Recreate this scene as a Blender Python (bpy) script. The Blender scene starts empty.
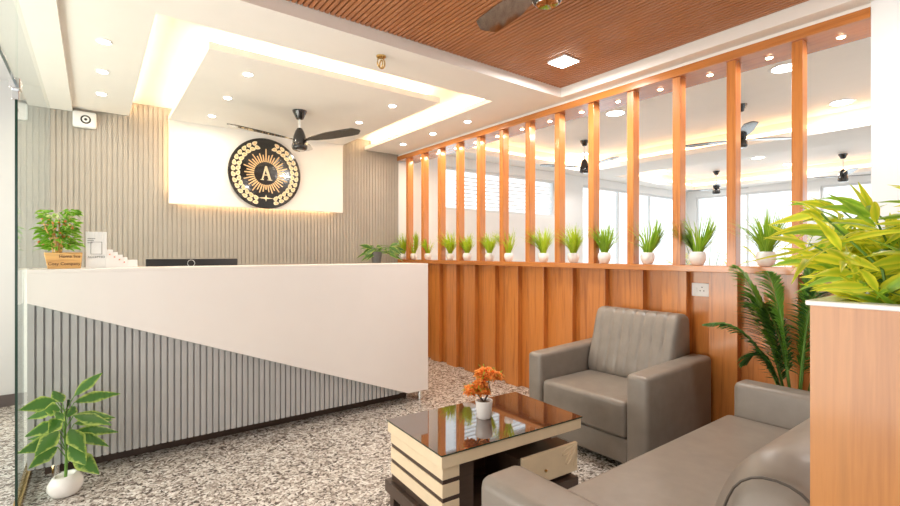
import bpy, bmesh, math, random
from mathutils import Vector, Matrix
R = random.Random(7)
SC = bpy.context.scene
COL = SC.collection
PI = math.pi

# ------------------------------------------------------------------ camera, world, light, exposure
cd = bpy.data.cameras.new('camera'); cam = bpy.data.objects.new('camera', cd); COL.objects.link(cam)
cam.location = (0, 0, 1.2); cam.rotation_euler = (PI / 2, 0, -math.radians(37.05))
cd.sensor_width = 36; cd.lens = 472 / 900 * 36; cd.clip_start = .02; cd.clip_end = 60
SC.camera = cam
w = bpy.data.worlds.new('sky'); SC.world = w; w.use_nodes = True
w.node_tree.nodes['Background'].inputs[0].default_value = (.93, .97, 1, 1)
w.node_tree.nodes['Background'].inputs[1].default_value = 1.15
SC.view_settings.view_transform = 'Standard'; SC.view_settings.look = 'None'
SC.view_settings.exposure = .63; SC.view_settings.gamma = 1
SC.view_settings.use_curve_mapping = False
SC.cycles.max_bounces = 8; SC.cycles.diffuse_bounces = 4; SC.cycles.glossy_bounces = 4
SC.cycles.transparent_max_bounces = 12; SC.cycles.transmission_bounces = 6
SC.cycles.caustics_reflective = False; SC.cycles.caustics_refractive = False
SC.cycles.sample_clamp_indirect = 6

def area(name, loc, rot, sx, sy, power, col=(1, 1, 1), shape='RECTANGLE', parent=None):
    l = bpy.data.lights.new(name, 'AREA'); l.energy = power; l.color = col; l.shape = shape; l.size = sx
    if shape in ('RECTANGLE', 'ELLIPSE'): l.size_y = sy
    o = bpy.data.objects.new(name, l); o.location = loc; o.rotation_euler = rot; COL.objects.link(o)
    if parent: o.parent = parent
    return o
# added fill lamps, tilted up at the ceiling: behind the camera, in the corridor
area('front_fill', (1.2, -2.9, 1.3), (PI / 2 + .35, 0, 0), 3.0, 2.0, 3, (1, .95, .88))
area('corridor_fill', (-2.1, 2.3, 1.2), (0, -PI / 2 - .55, 0), 1.9, 4.4, 125, (1, .95, .88))

# ------------------------------------------------------------------ materials
def mat(name, col=(.8, .8, .8), rough=.5, metal=0, coat=0, emit=None, es=0, spec=.5):
    m = bpy.data.materials.new(name); m.use_nodes = True
    b = m.node_tree.nodes['Principled BSDF']
    b.inputs['Base Color'].default_value = (*col, 1); b.inputs['Roughness'].default_value = rough
    b.inputs['Metallic'].default_value = metal; b.inputs['Coat Weight'].default_value = coat
    b.inputs['Specular IOR Level'].default_value = spec
    if emit: b.inputs['Emission Color'].default_value = (*emit, 1); b.inputs['Emission Strength'].default_value = es
    return m
def nodes(m): return m.node_tree.nodes, m.node_tree.links, m.node_tree.nodes['Principled BSDF']
def ramp(N, stops, interp='LINEAR'):
    r = N.new('ShaderNodeValToRGB'); e = r.color_ramp.elements; r.color_ramp.interpolation = interp
    while len(e) < len(stops): e.new(.5)
    for k, (p, c) in enumerate(stops): e[k].position = p; e[k].color = (*c, 1)
    return r
def speckle(name, col, var=.06, scale=30, rough=.5, bump=0, coat=0, spec=.5):
    m = mat(name, col, rough, coat=coat, spec=spec); N, L, b = nodes(m)
    tc = N.new('ShaderNodeTexCoord'); n = N.new('ShaderNodeTexNoise'); n.inputs['Scale'].default_value = scale
    n.inputs['Detail'].default_value = 4
    L.new(tc.outputs['Object'], n.inputs['Vector'])
    r = ramp(N, [(.3, tuple(c * (1 - var) for c in col)), (.7, tuple(min(1, c * (1 + var)) for c in col))])
    L.new(n.outputs['Fac'], r.inputs['Fac']); L.new(r.outputs['Color'], b.inputs['Base Color'])
    if bump:
        bp = N.new('ShaderNodeBump'); bp.inputs['Strength'].default_value = bump; bp.inputs['Distance'].default_value = .004
        L.new(n.outputs['Fac'], bp.inputs['Height']); L.new(bp.outputs['Normal'], b.inputs['Normal'])
    return m
def wood(name, dark, light, rough=.3, coat=.3, axis=2, scale=1.0, warp=1.0):
    m = mat(name, light, rough, coat=coat); N, L, b = nodes(m)
    b.inputs['Coat Roughness'].default_value = .12
    tc = N.new('ShaderNodeTexCoord'); mp = N.new('ShaderNodeMapping')
    s = [22 * scale, 22 * scale, 22 * scale]; s[axis] = 1.1 * scale
    mp.inputs['Scale'].default_value = s
    L.new(tc.outputs['Object'], mp.inputs['Vector'])
    n = N.new('ShaderNodeTexNoise'); n.inputs['Scale'].default_value = 1.3; n.inputs['Detail'].default_value = 6
    n.inputs['Distortion'].default_value = .6 * warp
    L.new(mp.outputs['Vector'], n.inputs['Vector'])
    n2 = N.new('ShaderNodeTexNoise'); n2.inputs['Scale'].default_value = 8; n2.inputs['Detail'].default_value = 3
    L.new(mp.outputs['Vector'], n2.inputs['Vector'])
    mx = N.new('ShaderNodeMath'); mx.operation = 'MULTIPLY_ADD'; mx.inputs[1].default_value = .3
    L.new(n2.outputs['Fac'], mx.inputs[0]); L.new(n.outputs['Fac'], mx.inputs[2])
    r = ramp(N, [(.42, dark), (.66, light), (.9, tuple(c * .82 for c in light))])
    L.new(mx.outputs[0], r.inputs['Fac']); L.new(r.outputs['Color'], b.inputs['Base Color'])
    return m
def glass(name, tint=(.95, 1, .97), ior=1.5):
    m = bpy.data.materials.new(name); m.use_nodes = True; N = m.node_tree.nodes; L = m.node_tree.links
    N.remove(N['Principled BSDF']); out = N['Material Output']
    t = N.new('ShaderNodeBsdfTransparent'); t.inputs[0].default_value = (*tint, 1)
    g = N.new('ShaderNodeBsdfGlossy'); g.inputs['Roughness'].default_value = 0
    fr = N.new('ShaderNodeFresnel'); fr.inputs['IOR'].default_value = ior
    geo = N.new('ShaderNodeNewGeometry'); inv = N.new('ShaderNodeMath'); inv.operation = 'SUBTRACT'; inv.inputs[0].default_value = 1
    mu = N.new('ShaderNodeMath'); mu.operation = 'MULTIPLY'
    L.new(geo.outputs['Backfacing'], inv.inputs[1]); L.new(inv.outputs[0], mu.inputs[0]); L.new(fr.outputs[0], mu.inputs[1])
    mx = N.new('ShaderNodeMixShader'); L.new(mu.outputs[0], mx.inputs[0]); L.new(t.outputs[0], mx.inputs[1]); L.new(g.outputs[0], mx.inputs[2])
    L.new(mx.outputs[0], out.inputs['Surface'])
    return m
def leafmat(name, mid, edge, lo=.3, hi=.62, rough=.4, noise=14):
    """mid colour along the midrib, edge colour at the margin (UV x = 0..1 across the leaf)"""
    m = mat(name, mid, rough); N, L, b = nodes(m)
    uv = N.new('ShaderNodeUVMap'); sx = N.new('ShaderNodeSeparateXYZ'); L.new(uv.outputs[0], sx.inputs[0])
    a = N.new('ShaderNodeMath'); a.operation = 'SUBTRACT'; a.inputs[1].default_value = .5; L.new(sx.outputs[0], a.inputs[0])
    ab = N.new('ShaderNodeMath'); ab.operation = 'ABSOLUTE'; L.new(a.outputs[0], ab.inputs[0])
    tc = N.new('ShaderNodeTexCoord'); n = N.new('ShaderNodeTexNoise'); n.inputs['Scale'].default_value = noise; n.inputs['Detail'].default_value = 4
    L.new(tc.outputs['Object'], n.inputs['Vector'])
    ad = N.new('ShaderNodeMath'); ad.operation = 'MULTIPLY_ADD'; ad.inputs[1].default_value = .45
    L.new(n.outputs['Fac'], ad.inputs[0]); L.new(ab.outputs[0], ad.inputs[2])
    r = ramp(N, [(lo, mid), (hi, edge)]); L.new(ad.outputs[0], r.inputs['Fac']); L.new(r.outputs['Color'], b.inputs['Base Color'])
    b.inputs['Subsurface Weight'].default_value = 0
    tr = N.new('ShaderNodeBsdfTranslucent'); L.new(r.outputs['Color'], tr.inputs[0])
    mx = N.new('ShaderNodeMixShader'); mx.inputs[0].default_value = .4
    L.new(b.outputs[0], mx.inputs[1]); L.new(tr.outputs[0], mx.inputs[2]); L.new(mx.outputs[0], N['Material Output'].inputs['Surface'])
    return m

M = {}
M['paint'] = speckle('white_paint', (.94, .905, .86), .01, 6, .6)
M['cool_paint'] = speckle('cool_white_paint', (.86, .87, .87), .01, 6, .6)
M['slat'] = speckle('grey_slat_board', (.40, .365, .32), .04, 9, .45)
M['desk_slat'] = speckle('grey_desk_slats', (.44, .44, .44), .04, 9, .4)
M['desk_white'] = speckle('white_desk_laminate', (.87, .83, .80), .01, 5, .28)
M['wood'] = wood('orange_teak_laminate', (.38, .115, .018), (.60, .215, .045), .28, .5)
M['woodh'] = wood('orange_teak_header', (.38, .12, .022), (.56, .20, .045), .22, .6, axis=1)
M['woodceil'] = wood('brown_ceiling_slats', (.40, .15, .055), (.50, .20, .08), .4, .1, axis=1, warp=.2)
M['darkgap'] = mat('dark_gap', (.05, .02, .01), .8)
M['planterwood'] = wood('planter_teak', (.38, .135, .028), (.52, .21, .05), .35, .3, scale=1.4)
M['leather'] = speckle('grey_leatherette', (.235, .205, .175), .08, 14, .42, .12, spec=.6)
M['piping'] = mat('dark_piping', (.09, .08, .07), .5)
M['cream'] = speckle('cream_laminate', (.80, .66, .46), .03, 20, .35)
M['wenge'] = wood('dark_brown_wenge', (.030, .017, .011), (.065, .038, .026), .35, .2, axis=0)
M['tableglass'] = mat('brown_tinted_table_glass', (.07, .035, .022), .03, coat=1, spec=1.0)
M['glassedge'] = mat('green_glass_edge', (.012, .04, .026), .15)
M['chrome'] = mat('chrome', (.8, .8, .8), .12, 1)
M['brass'] = mat('brass', (.62, .42, .16), .25, 1)
M['blackmetal'] = mat('glossy_black_enamel', (.018, .016, .015), .12, coat=.6)
M['chromedark'] = mat('smoked_chrome', (.45, .42, .40), .06, 1)
M['gold'] = mat('gold_print', (.86, .58, .30), .35, .15)
M['goldpale'] = mat('pale_gold_print', (.95, .78, .52), .35)
M['ceramic'] = speckle('white_ceramic', (.86, .84, .81), .02, 30, .25)
M['plastic'] = mat('white_plastic', (.85, .85, .85), .3)
M['blackplastic'] = mat('black_plastic', (.02, .02, .022), .35)
M['greyplastic'] = mat('grey_plastic_pot', (.12, .12, .12), .5)
M['darkink'] = mat('brown_ink', (.12, .04, .02), .5)
M['greyink'] = mat('grey_ink', (.16, .16, .17), .5)
M['soil'] = speckle('soil', (.10, .07, .045), .4, 60, .9)
M['led'] = mat('led_strip_warm', (1, .9, .7), .5, emit=(1, .71, .42), es=7.5)
M['led3'] = mat('led_strip_peach', (1, .9, .7), .5, emit=(1, .52, .24), es=5)
M['corridor'] = speckle('corridor_white_toned_down', (.60, .61, .61), .01, 6, .6)  # white wall colour darkened to offset overexposure in the corridor
M['led2'] = mat('led_strip_amber', (1, .9, .7), .5, emit=(1, .66, .36), es=10)
M['lamp'] = mat('lamp_diffuser', (1, 1, 1), .5, emit=(1, .97, .92), es=14)
M['lampw'] = mat('lamp_diffuser_warm', (1, 1, 1), .5, emit=(1, .72, .42), es=16)
M['glass'] = glass('clear_glass', (.93, .975, .95))
M['pane'] = glass('window_pane', (.98, 1, 1))
M['frame'] = mat('white_window_frame', (.75, .77, .78), .4)
M['skirt'] = mat('dark_granite_skirting', (.10, .08, .075), .3)
M['grass'] = leafmat('lime_grass', (.34, .55, .03), (.68, .80, .06), .3, .7)
M['grassend'] = leafmat('mid_green_grass', (.22, .45, .03), (.50, .70, .08), .3, .7)
M['varieg'] = leafmat('variegated_leaf', (.085, .22, .045), (.52, .66, .16), .52, .72, .35, 60)
M['bamboo'] = leafmat('yellow_green_leaf', (.58, .70, .04), (.92, .88, .07), .3, .6, .4, 20)
M['bamboog'] = leafmat('lime_leaf', (.26, .50, .04), (.55, .74, .08), .3, .8, .4, 20)
M['palm'] = leafmat('palm_leaflet', (.035, .14, .03), (.12, .28, .06), .3, .8, .4, 20)
M['palml'] = leafmat('light_palm_leaflet', (.10, .30, .03), (.28, .48, .08), .3, .8, .4, 20)
M['desk_leaf'] = leafmat('bright_green_leaf', (.12, .36, .02), (.40, .60, .08), .3, .8)
M['cream_leaf'] = leafmat('cream_leaf', (.70, .72, .38), (.85, .82, .6), .3, .8)
M['stem'] = mat('green_stem', (.12, .26, .04), .5)
M['twig'] = mat('dark_brown_twig', (.05, .025, .015), .6)
M['orange'] = leafmat('orange_petal', (1, .36, .07), (1, .50, .13), .3, .7, .5, 40)
M['redbud'] = speckle('orange_red_berries', (.80, .20, .06), .25, 90, .5)
M['log'] = wood('honey_timber', (.42, .17, .04), (.80, .46, .16), .4, .2, axis=0, scale=2)

def granite():
    m = mat('speckled_granite', (.5, .5, .5), .16, spec=.5); N, L, b = nodes(m)
    tc = N.new('ShaderNodeTexCoord')
    nz = N.new('ShaderNodeTexNoise'); nz.inputs['Scale'].default_value = 22; nz.inputs['Detail'].default_value = 3
    L.new(tc.outputs['Object'], nz.inputs['Vector'])
    mix = N.new('ShaderNodeMix'); mix.data_type = 'RGBA'; mix.blend_type = 'LINEAR_LIGHT'; mix.inputs['Factor'].default_value = .035
    L.new(tc.outputs['Object'], mix.inputs['A']); L.new(nz.outputs['Color'], mix.inputs['B'])
    v = N.new('ShaderNodeTexVoronoi'); v.inputs['Scale'].default_value = 70; L.new(mix.outputs['Result'], v.inputs['Vector'])
    r = ramp(N, [(0, (.09, .075, .065)), (.16, (.25, .21, .185)), (.34, (.46, .42, .38)), (.60, (.66, .61, .56)), (.8, (.80, .78, .74)), (1, (.9, .89, .86))])
    sp = N.new('ShaderNodeSeparateColor'); L.new(v.outputs['Color'], sp.inputs[0]); L.new(sp.outputs[0], r.inputs['Fac'])
    n2 = N.new('ShaderNodeTexNoise'); n2.inputs['Scale'].default_value = 75; n2.inputs['Detail'].default_value = 5
    L.new(tc.outputs['Object'], n2.inputs['Vector'])
    r2 = ramp(N, [(.35, (.20, .18, .17)), (.45, (.80, .79, .77)), (.62, (1, 1, 1)), (.75, (1.0, .98, .95))])
    L.new(n2.outputs['Fac'], r2.inputs['Fac'])
    mu = N.new('ShaderNodeMix'); mu.data_type = 'RGBA'; mu.blend_type = 'MULTIPLY'; mu.inputs['Factor'].default_value = .9
    L.new(r.outputs['Color'], mu.inputs['A']); L.new(r2.outputs['Color'], mu.inputs['B'])
    L.new(mu.outputs['Result'], b.inputs['Base Color'])
    return m
M['granite'] = granite()

# ------------------------------------------------------------------ mesh helpers
def bb(): return bmesh.new()
def box(bm, x0, x1, y0, y1, z0, z1, mi=0, rot=None):
    vs = [bm.verts.new((x, y, z)) for x in (x0, x1) for y in (y0, y1) for z in (z0, z1)]
    fs = []
    for q in ((0, 1, 3, 2), (4, 6, 7, 5), (0, 4, 5, 1), (2, 3, 7, 6), (0, 2, 6, 4), (1, 5, 7, 3)):
        f = bm.faces.new([vs[i] for i in q]); f.material_index = mi; fs.append(f)
    if rot is not None:
        for v_ in vs: v_.co = rot @ v_.co
    return vs
def rbox(bm, x0, x1, y0, y1, z0, z1, r=.02, seg=4):
    t = bmesh.new(); box(t, x0, x1, y0, y1, z0, z1)
    bmesh.ops.bevel(t, geom=t.edges[:], offset=r, segments=seg, affect='EDGES', profile=.5, clamp_overlap=True)
    merge(bm, t)
def merge(bm, t, mtx=None):
    me = bpy.data.meshes.new('tmp'); t.to_mesh(me); t.free()
    if mtx: me.transform(mtx)
    bm.from_mesh(me); bpy.data.meshes.remove(me)
def lathe(bm, prof, c=(0, 0, 0), n=28, cap=True, mi=0):
    rings = []
    for r, z in prof:
        rings.append([bm.verts.new((c[0] + r * math.cos(2 * PI * k / n), c[1] + r * math.sin(2 * PI * k / n), c[2] + z)) for k in range(n)])
    for a, b in zip(rings, rings[1:]):
        for k in range(n):
            f = bm.faces.new((a[k], a[(k + 1) % n], b[(k + 1) % n], b[k])); f.material_index = mi
    if cap:
        f = bm.faces.new(rings[0][::-1]); f.material_index = mi
        f = bm.faces.new(rings[-1]); f.material_index = mi
def tube(bm, pts, r, n=8, r1=None):
    pts = [Vector(p) for p in pts]; rings = []
    for i, p in enumerate(pts):
        d = (pts[min(i + 1, len(pts) - 1)] - pts[max(i - 1, 0)]).normalized()
        a = d.cross(Vector((0, 0, 1)));
        if a.length < .05: a = d.cross(Vector((1, 0, 0)))
        a.normalize(); b = d.cross(a)
        rr = r if r1 is None else r + (r1 - r) * i / (len(pts) - 1)
        rings.append([bm.verts.new(p + rr * (math.cos(2 * PI * k / n) * a + math.sin(2 * PI * k / n) * b)) for k in range(n)])
    for a, b in zip(rings, rings[1:]):
        for k in range(n): bm.faces.new((a[k], a[(k + 1) % n], b[(k + 1) % n], b[k]))
    bm.faces.new(rings[0][::-1]); bm.faces.new(rings[-1])
def prism(bm, poly, axis, a0, a1, mi=0):
    """poly of 2D points extruded along axis ('x','y','z')"""
    def P(p, a):
        return {'x': (a, p[0], p[1]), 'y': (p[0], a, p[1]), 'z': (p[0], p[1], a)}[axis]
    A = [bm.verts.new(P(p, a0)) for p in poly]; B = [bm.verts.new(P(p, a1)) for p in poly]
    n = len(poly); f = bm.faces.new(A); f.material_index = mi; f = bm.faces.new(B[::-1]); f.material_index = mi
    for k in range(n):
        f = bm.faces.new((A[k], B[k], B[(k + 1) % n], A[(k + 1) % n])); f.material_index = mi
def ribbon(bm, cen, side, wid, fold=0, up=None):
    """leaf blade: centre points, side vectors, half widths; UV x across 0..1"""
    uvl = bm.loops.layers.uv.verify(); rows = []
    n = len(cen)
    for i in range(n):
        c = cen[i]; s = side[i] * wid[i]
        nrm = (cen[min(i + 1, n - 1)] - cen[max(i - 1, 0)]).cross(side[i]).normalized() * (wid[i] * fold)
        rows.append([bm.verts.new(c - s + nrm), bm.verts.new(c), bm.verts.new(c + s + nrm)])
    for i in range(n - 1):
        for k in (0, 1):
            f = bm.faces.new((rows[i][k], rows[i][k + 1], rows[i + 1][k + 1], rows[i + 1][k]))
            for lp, (u, v) in zip(f.loops, ((k * .5, i / (n - 1)), ((k + 1) * .5, i / (n - 1)), ((k + 1) * .5, (i + 1) / (n - 1)), (k * .5, (i + 1) / (n - 1)))):
                lp[uvl].uv = (u, v)
            f.smooth = True
def leaf(bm, p, az, el, L, W, droop=.3, fold=.25, n=6, roll=0, base=.02, pk=.42, face=None):
    d = Vector((math.cos(az) * math.cos(el), math.sin(az) * math.cos(el), math.sin(el)))
    s0 = Vector((-math.sin(az), math.cos(az), 0))
    if face is not None:
        s1 = d.cross(Vector(face))
        if s1.length > .15: s0 = s1.normalized()
    upv = d.cross(s0)
    s0 = (s0 * math.cos(roll) + upv * math.sin(roll))
    p = Vector(p); cen = []; side = []; wid = []
    for i in range(n):
        t = i / (n - 1)
        cen.append(p + d * (L * t) + Vector((0, 0, -droop * L * t * t))); side.append(s0)
        w_ = (t / pk) ** .6 if t < pk else ((1 - t) / (1 - pk)) ** .8
        wid.append(max(W * .5 * (w_), W * base))
    ribbon(bm, cen, side, wid, fold)

def finish(bm, smooth):
    bmesh.ops.recalc_face_normals(bm, faces=bm.faces[:])
def OBJ(name, bm, m, parent=None, loc=None, smooth=False, recalc=True, bevel=0):
    if recalc: bmesh.ops.recalc_face_normals(bm, faces=bm.faces[:])
    me = bpy.data.meshes.new(name); bm.to_mesh(me); bm.free()
    for mm in (m if isinstance(m, (list, tuple)) else [m]): me.materials.append(M[mm])
    o = bpy.data.objects.new(name, me); COL.objects.link(o)
    if parent: o.parent = parent
    if loc: o.location = loc
    if smooth:
        for p in me.polygons: p.use_smooth = True
        mod = o.modifiers.new('edge', 'EDGE_SPLIT'); mod.split_angle = math.radians(smooth if smooth > 1 else 40)
    if bevel:
        mod = o.modifiers.new('bev', 'BEVEL'); mod.width = bevel; mod.segments = 2; mod.limit_method = 'ANGLE'
    return o
def tag(o, label, cat, group=None):
    o['label'] = label; o['category'] = cat
    if group: o['group'] = group
    return o
def thing(name, label, cat, loc=(0, 0, 0), rz=0, group=None):
    o = bpy.data.objects.new(name, None); COL.objects.link(o); o.empty_display_size = .1
    o.location = loc; o.rotation_euler = (0, 0, rz); return tag(o, label, cat, group)
def struct(name, bm, m, parent=None, **k):
    o = OBJ(name, bm, m, parent, **k)
    if not parent: o['kind'] = 'structure'
    return o
def text(name, s, size, m, parent, loc, rot, ext=.0006):
    c = bpy.data.curves.new(name, 'FONT'); c.body = s; c.size = size; c.extrude = ext; c.align_x = 'CENTER'; c.align_y = 'CENTER'
    t = bpy.data.objects.new(name, c); COL.objects.link(t)
    dg = bpy.context.evaluated_depsgraph_get(); me = bpy.data.meshes.new_from_object(t.evaluated_get(dg))
    bpy.data.objects.remove(t)
    me.materials.clear(); me.materials.append(M[m])
    o = bpy.data.objects.new(name, me); COL.objects.link(o); o.parent = parent; o.location = loc; o.rotation_euler = rot
    return o
ORD = ['first', 'second', 'third', 'fourth', 'fifth', 'sixth', 'seventh', 'eighth', 'ninth', 'tenth', 'eleventh', 'twelfth', 'thirteenth', 'fourteenth', 'fifteenth']

# ------------------------------------------------------------------ the setting
YB = 5.03
b = bb(); box(b, -2.2, 10.5, -3.2, 5.4, -.1, 0); struct('floor', b, 'granite')

# slatted back wall of the reception
b = bb(); per = .0375; x = -.279
while x < 3.0:
    x1 = min(x + per * .74, 3.0)
    box(b, x, x1, YB, YB + .02, 0, 2.56); x += per
box(b, -.285, 3.0, YB + .006, YB + .04, 0, 2.56)
struct('wall_back', b, 'slat')

# corridor beyond the glass, left
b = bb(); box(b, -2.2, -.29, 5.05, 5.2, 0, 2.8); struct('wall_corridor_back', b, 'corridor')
b = bb(); box(b, -2.3, -2.2, -3.2, 5.2, 0, 2.8); struct('wall_left', b, 'cool_paint')
b = bb(); box(b, -2.2, -.30, 5.035, 5.05, 0, .09); struct('baseboard_corridor', b, 'skirt')
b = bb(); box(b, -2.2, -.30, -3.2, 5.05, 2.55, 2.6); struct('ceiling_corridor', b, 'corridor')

# roof slab over everything keeps the sky out
b = bb(); box(b, -2.4, 10.6, -3.3, 5.5, 2.80, 2.9); struct('ceiling_slab', b, 'paint')

# reception ceiling: dropped slab with a lit tray and an inner floating board
ZC = 2.41
b = bb()
box(b, -.30, -.14, -3.2, YB, 2.38, 2.60)
box(b, -.14, .25, 2.41, YB, ZC, 2.45); box(b, -.14, .18, 2.41, YB, 2.45, 2.60)
box(b, .25, 2.54, 2.41, 2.80, ZC, 2.45); box(b, .18, 2.62, 2.41, 2.73, 2.45, 2.60)
box(b, 2.54, 3.0, 2.41, YB, ZC, 2.45); box(b, 2.62, 3.0, 2.41, YB, 2.45, 2.60)
box(b, 2.9, 3.0, -3.2, 2.41, ZC, 2.60)
box(b, .18, 2.62, 2.73, YB, 2.53, 2.60)
struct('ceiling', b, 'paint')
# inner board folding down over the back wall
b = bb()
box(b, .545, 2.23, 3.09, YB - .002, ZC, 2.455)
box(b, .62, 2.15, 3.17, YB - .002, 2.455, 2.53)
cx, cz, rr = 2.23, 2.455, .075
poly = [(.545, 1.652), (2.23, 1.652), (2.23, 2.38)]
for k in range(1, 8):
    a = k / 8 * PI / 2; poly.append((2.23 + .075 * (1 - math.cos(a)), 2.38 + .075 * math.sin(a)))
poly += [(2.305, 2.455), (2.305, 2.529), (2.0, 2.529), (.62, 2.529), (.62, 2.43), (.545, 2.43)]
prism(b, poly, 'y', 4.95, 4.985)
box(b, .61, 2.17, 4.985, YB - .001, 1.72, 2.40)
struct('ceiling_inner_board', b, 'paint')
# led strips
b = bb()
box(b, .608, .619, 3.17, YB - .06, 2.462, 2.50); box(b, .62, 2.15, 3.159, 3.169, 2.462, 2.50); box(b, 2.151, 2.162, 3.17, YB - .12, 2.462, 2.50)
box(b, .181, .192, 2.80, YB - .05, 2.456, 2.49); box(b, 2.608, 2.619, 2.80, YB - .05, 2.456, 2.50)
tag(OBJ('cove_led_strip', b, 'led'), 'warm glowing strip light hidden in the tray recess of the white reception ceiling', 'strip light')
b = bb()
box(b, .64, 2.14, 4.99, YB - .004, 1.700, 1.712); box(b, .592, .602, 4.992, YB - .004, 1.75, 2.38)
tag(OBJ('backlight_strip', b, 'led2'), 'warm strip light behind the white board carrying the round emblem', 'strip light')

# slatted timber ceiling
b = bb(); x = -.14
while x < 2.895:
    box(b, x, min(x + .019, 2.9), -3.2, 2.405, 2.478, 2.495); x += .0295
box(b, -.14, 2.9, -3.2, 2.41, 2.492, 2.60, 1)
struct('ceiling_timber_slats', b, ['woodceil', 'darkgap'])

# white pillar and bulkhead above the partition header
b = bb(); box(b, 2.985, 3.25, -3.2, .592, 0, 2.8); struct('wall_right', b, 'cool_paint')
b = bb(); box(b, 3.0, 3.25, .592, YB + .02, 2.386, 2.8); struct('trim_bulkhead', b, 'paint')

# the room beyond the partition
YW = 5.05
def holes_wall_x(name, y0, y1, x0, x1, z0, z1, openings, m):
    b = bb(); xs = x0
    for (a, c, d, e) in sorted(openings):
        box(b, xs, a, y0, y1, z0, z1); box(b, a, c, y0, y1, z0, d); box(b, a, c, y0, y1, e, z1); xs = c
    box(b, xs, x1, y0, y1, z0, z1); return struct(name, b, m)
holes_wall_x('wall_rear_room_back', YW, YW + .15, 3.0, 10.4, 0, 2.8, [(3.62, 5.95, 1.78, 2.36), (6.65, 9.9, .5, 2.36)], 'cool_paint')
b = bb(); X0 = 10.2; ys = -3.2
for (a, c, d, e) in [(-2.8, .6, .5, 2.38), (.9, 2.7, .5, 2.38), (2.9, 4.85, .5, 2.38)]:
    box(b, X0, X0 + .15, ys, a, 0, 2.8); box(b, X0, X0 + .15, a, c, 0, d); box(b, X0, X0 + .15, a, c, e, 2.8); ys = c
box(b, X0, X0 + .15, ys, 5.2, 0, 2.8); struct('wall_far_right', b, 'cool_paint')
wi = 0
def window(x0, x1, z0, z1, axis, at, nm, stripes=0):
    global wi; wi += 1
    r = bpy.data.objects.new('window_%d' % wi, None); COL.objects.link(r); r['kind'] = 'structure'
    b = bb(); t = .035
    def bx(u0, u1, w0, w1, d0, d1):
        if axis == 'x': box(b, u0, u1, at + d0, at + d1, w0, w1)
        else: box(b, at + d0, at + d1, u0, u1, w0, w1)
    bx(x0, x1, z0, z0 + t, .03, .08); bx(x0, x1, z1 - t, z1, .03, .08)
    for k in range(nm + 1):
        u = x0 + (x1 - x0 - t) * k / nm; bx(u, u + t, z0, z1, .031, .079)
    OBJ('window_frame', b, 'frame', r)
    b = bb(); bx(x0 + .01, x1 - .01, z0 + .01, z1 - .01, .05, .056); OBJ('window_pane', b, 'pane', r)
    if stripes:
        b = bb()
        for k in range(stripes): bx(x0 + .3, x1 - .1, z1 - .12 - k * .055, z1 - .105 - k * .055, .044, .049)
        OBJ('frosted_stripe', b, 'frame', r)
window(3.62, 5.95, 1.78, 2.36, 'x', YW, 2, 8)
window(6.65, 9.9, .5, 2.36, 'x', YW, 3)
window(-2.8, .6, .5, 2.38, 'y', X0, 3)
window(.9, 2.7, .5, 2.38, 'y', X0, 2)
window(2.9, 4.85, .5, 2.38, 'y', X0, 2)
# ceiling of that room: two lit trays
b = bb()
LZ0, LZ1, TZ = 2.50, 2.57, 2.72
def tray(x0, x1, y0, y1):
    pass
box(b, 3.25, 3.55, -3.2, YW, LZ0, 2.8)
box(b, 6.30, 7.05, -3.2, YW, LZ0, LZ1); box(b, 6.42, 6.95, -3.2, YW, LZ1, 2.8)
box(b, 3.55, 6.30, 4.72, YW, LZ0, LZ1); box(b, 3.55, 6.42, 4.84, YW, LZ1, 2.8)
box(b, 9.85, 10.2, -3.2, YW, LZ0, LZ1); box(b, 9.97, 10.2, -3.2, YW, LZ1, 2.8)
box(b, 7.05, 9.85, 4.72, YW, LZ0, LZ1); box(b, 6.95, 9.97, 4.84, YW, LZ1, 2.8)
box(b, 3.55, 6.42, -3.2, 4.84, TZ, 2.8); box(b, 6.95, 9.97, -3.2, 4.84, TZ, 2.8)
struct('ceiling_rear_room', b, 'paint')
b = bb(); box(b, 6.40, 6.418, -3.1, 4.80, 2.585, 2.63); box(b, 3.6, 6.38, 4.82, 4.838, 2.585, 2.63)
tag(OBJ('cove_led_strip', b, 'led3'), 'amber strip light round the nearer ceiling tray seen through the partition', 'strip light')
b = bb(); box(b, 9.95, 9.968, -3.1, 4.80, 2.585, 2.63); box(b, 7.1, 9.93, 4.82, 4.838, 2.585, 2.63)
tag(OBJ('cove_led_strip', b, 'led3'), 'amber strip light round the farther ceiling tray seen through the partition', 'strip light')
# front side, behind the camera: glazed shop front
b = bb()
for x0, x1 in ((-2.3, -2.1), (-.4, .3), (1.3, 3.3), (6.3, 6.6), (10.1, 10.35)): box(b, x0, x1, -3.3, -3.15, 0, 2.8)
box(b, -2.3, 10.35, -3.3, -3.15, 2.45, 2.8); box(b, -2.3, 10.35, -3.3, -3.15, 0, .15)
struct('wall_front', b, 'cool_paint')

# ------------------------------------------------------------------ glass partition at the left
g = thing('glass_partition', 'clear glass wall and transom left of the reception desk, with dark edge', 'glass partition', (-.279, 2.93, 0))
b = bb(); box(b, -.008, 0, .0, YB - .002 - 2.93, .03, 2.375); OBJ('fixed_pane', b, 'glass', g)
b = bb(); box(b, -.008, 0, -5.7, -.012, 1.975, 2.375); OBJ('transom_pane', b, 'glass', g)
b = bb(); box(b, -.009, .001, -.008, -.0005, .03, 1.96); OBJ('pane_edge', b, 'glassedge', g)
b = bb(); box(b, -.009, .001, -5.7, -.012, 1.968, 1.9745); OBJ('transom_edge', b, 'glassedge', g)
b = bb(); box(b, -.02, .008, 0, YB - 2.94, 0, .03); OBJ('floor_channel', b, 'brass', g)
b = bb(); rbox(b, -.026, .014, -.045, .03, 1.945, 1.995, .004, 2); rbox(b, -.02, .008, -.02, .012, 1.90, 1.95, .003, 2)
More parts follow.
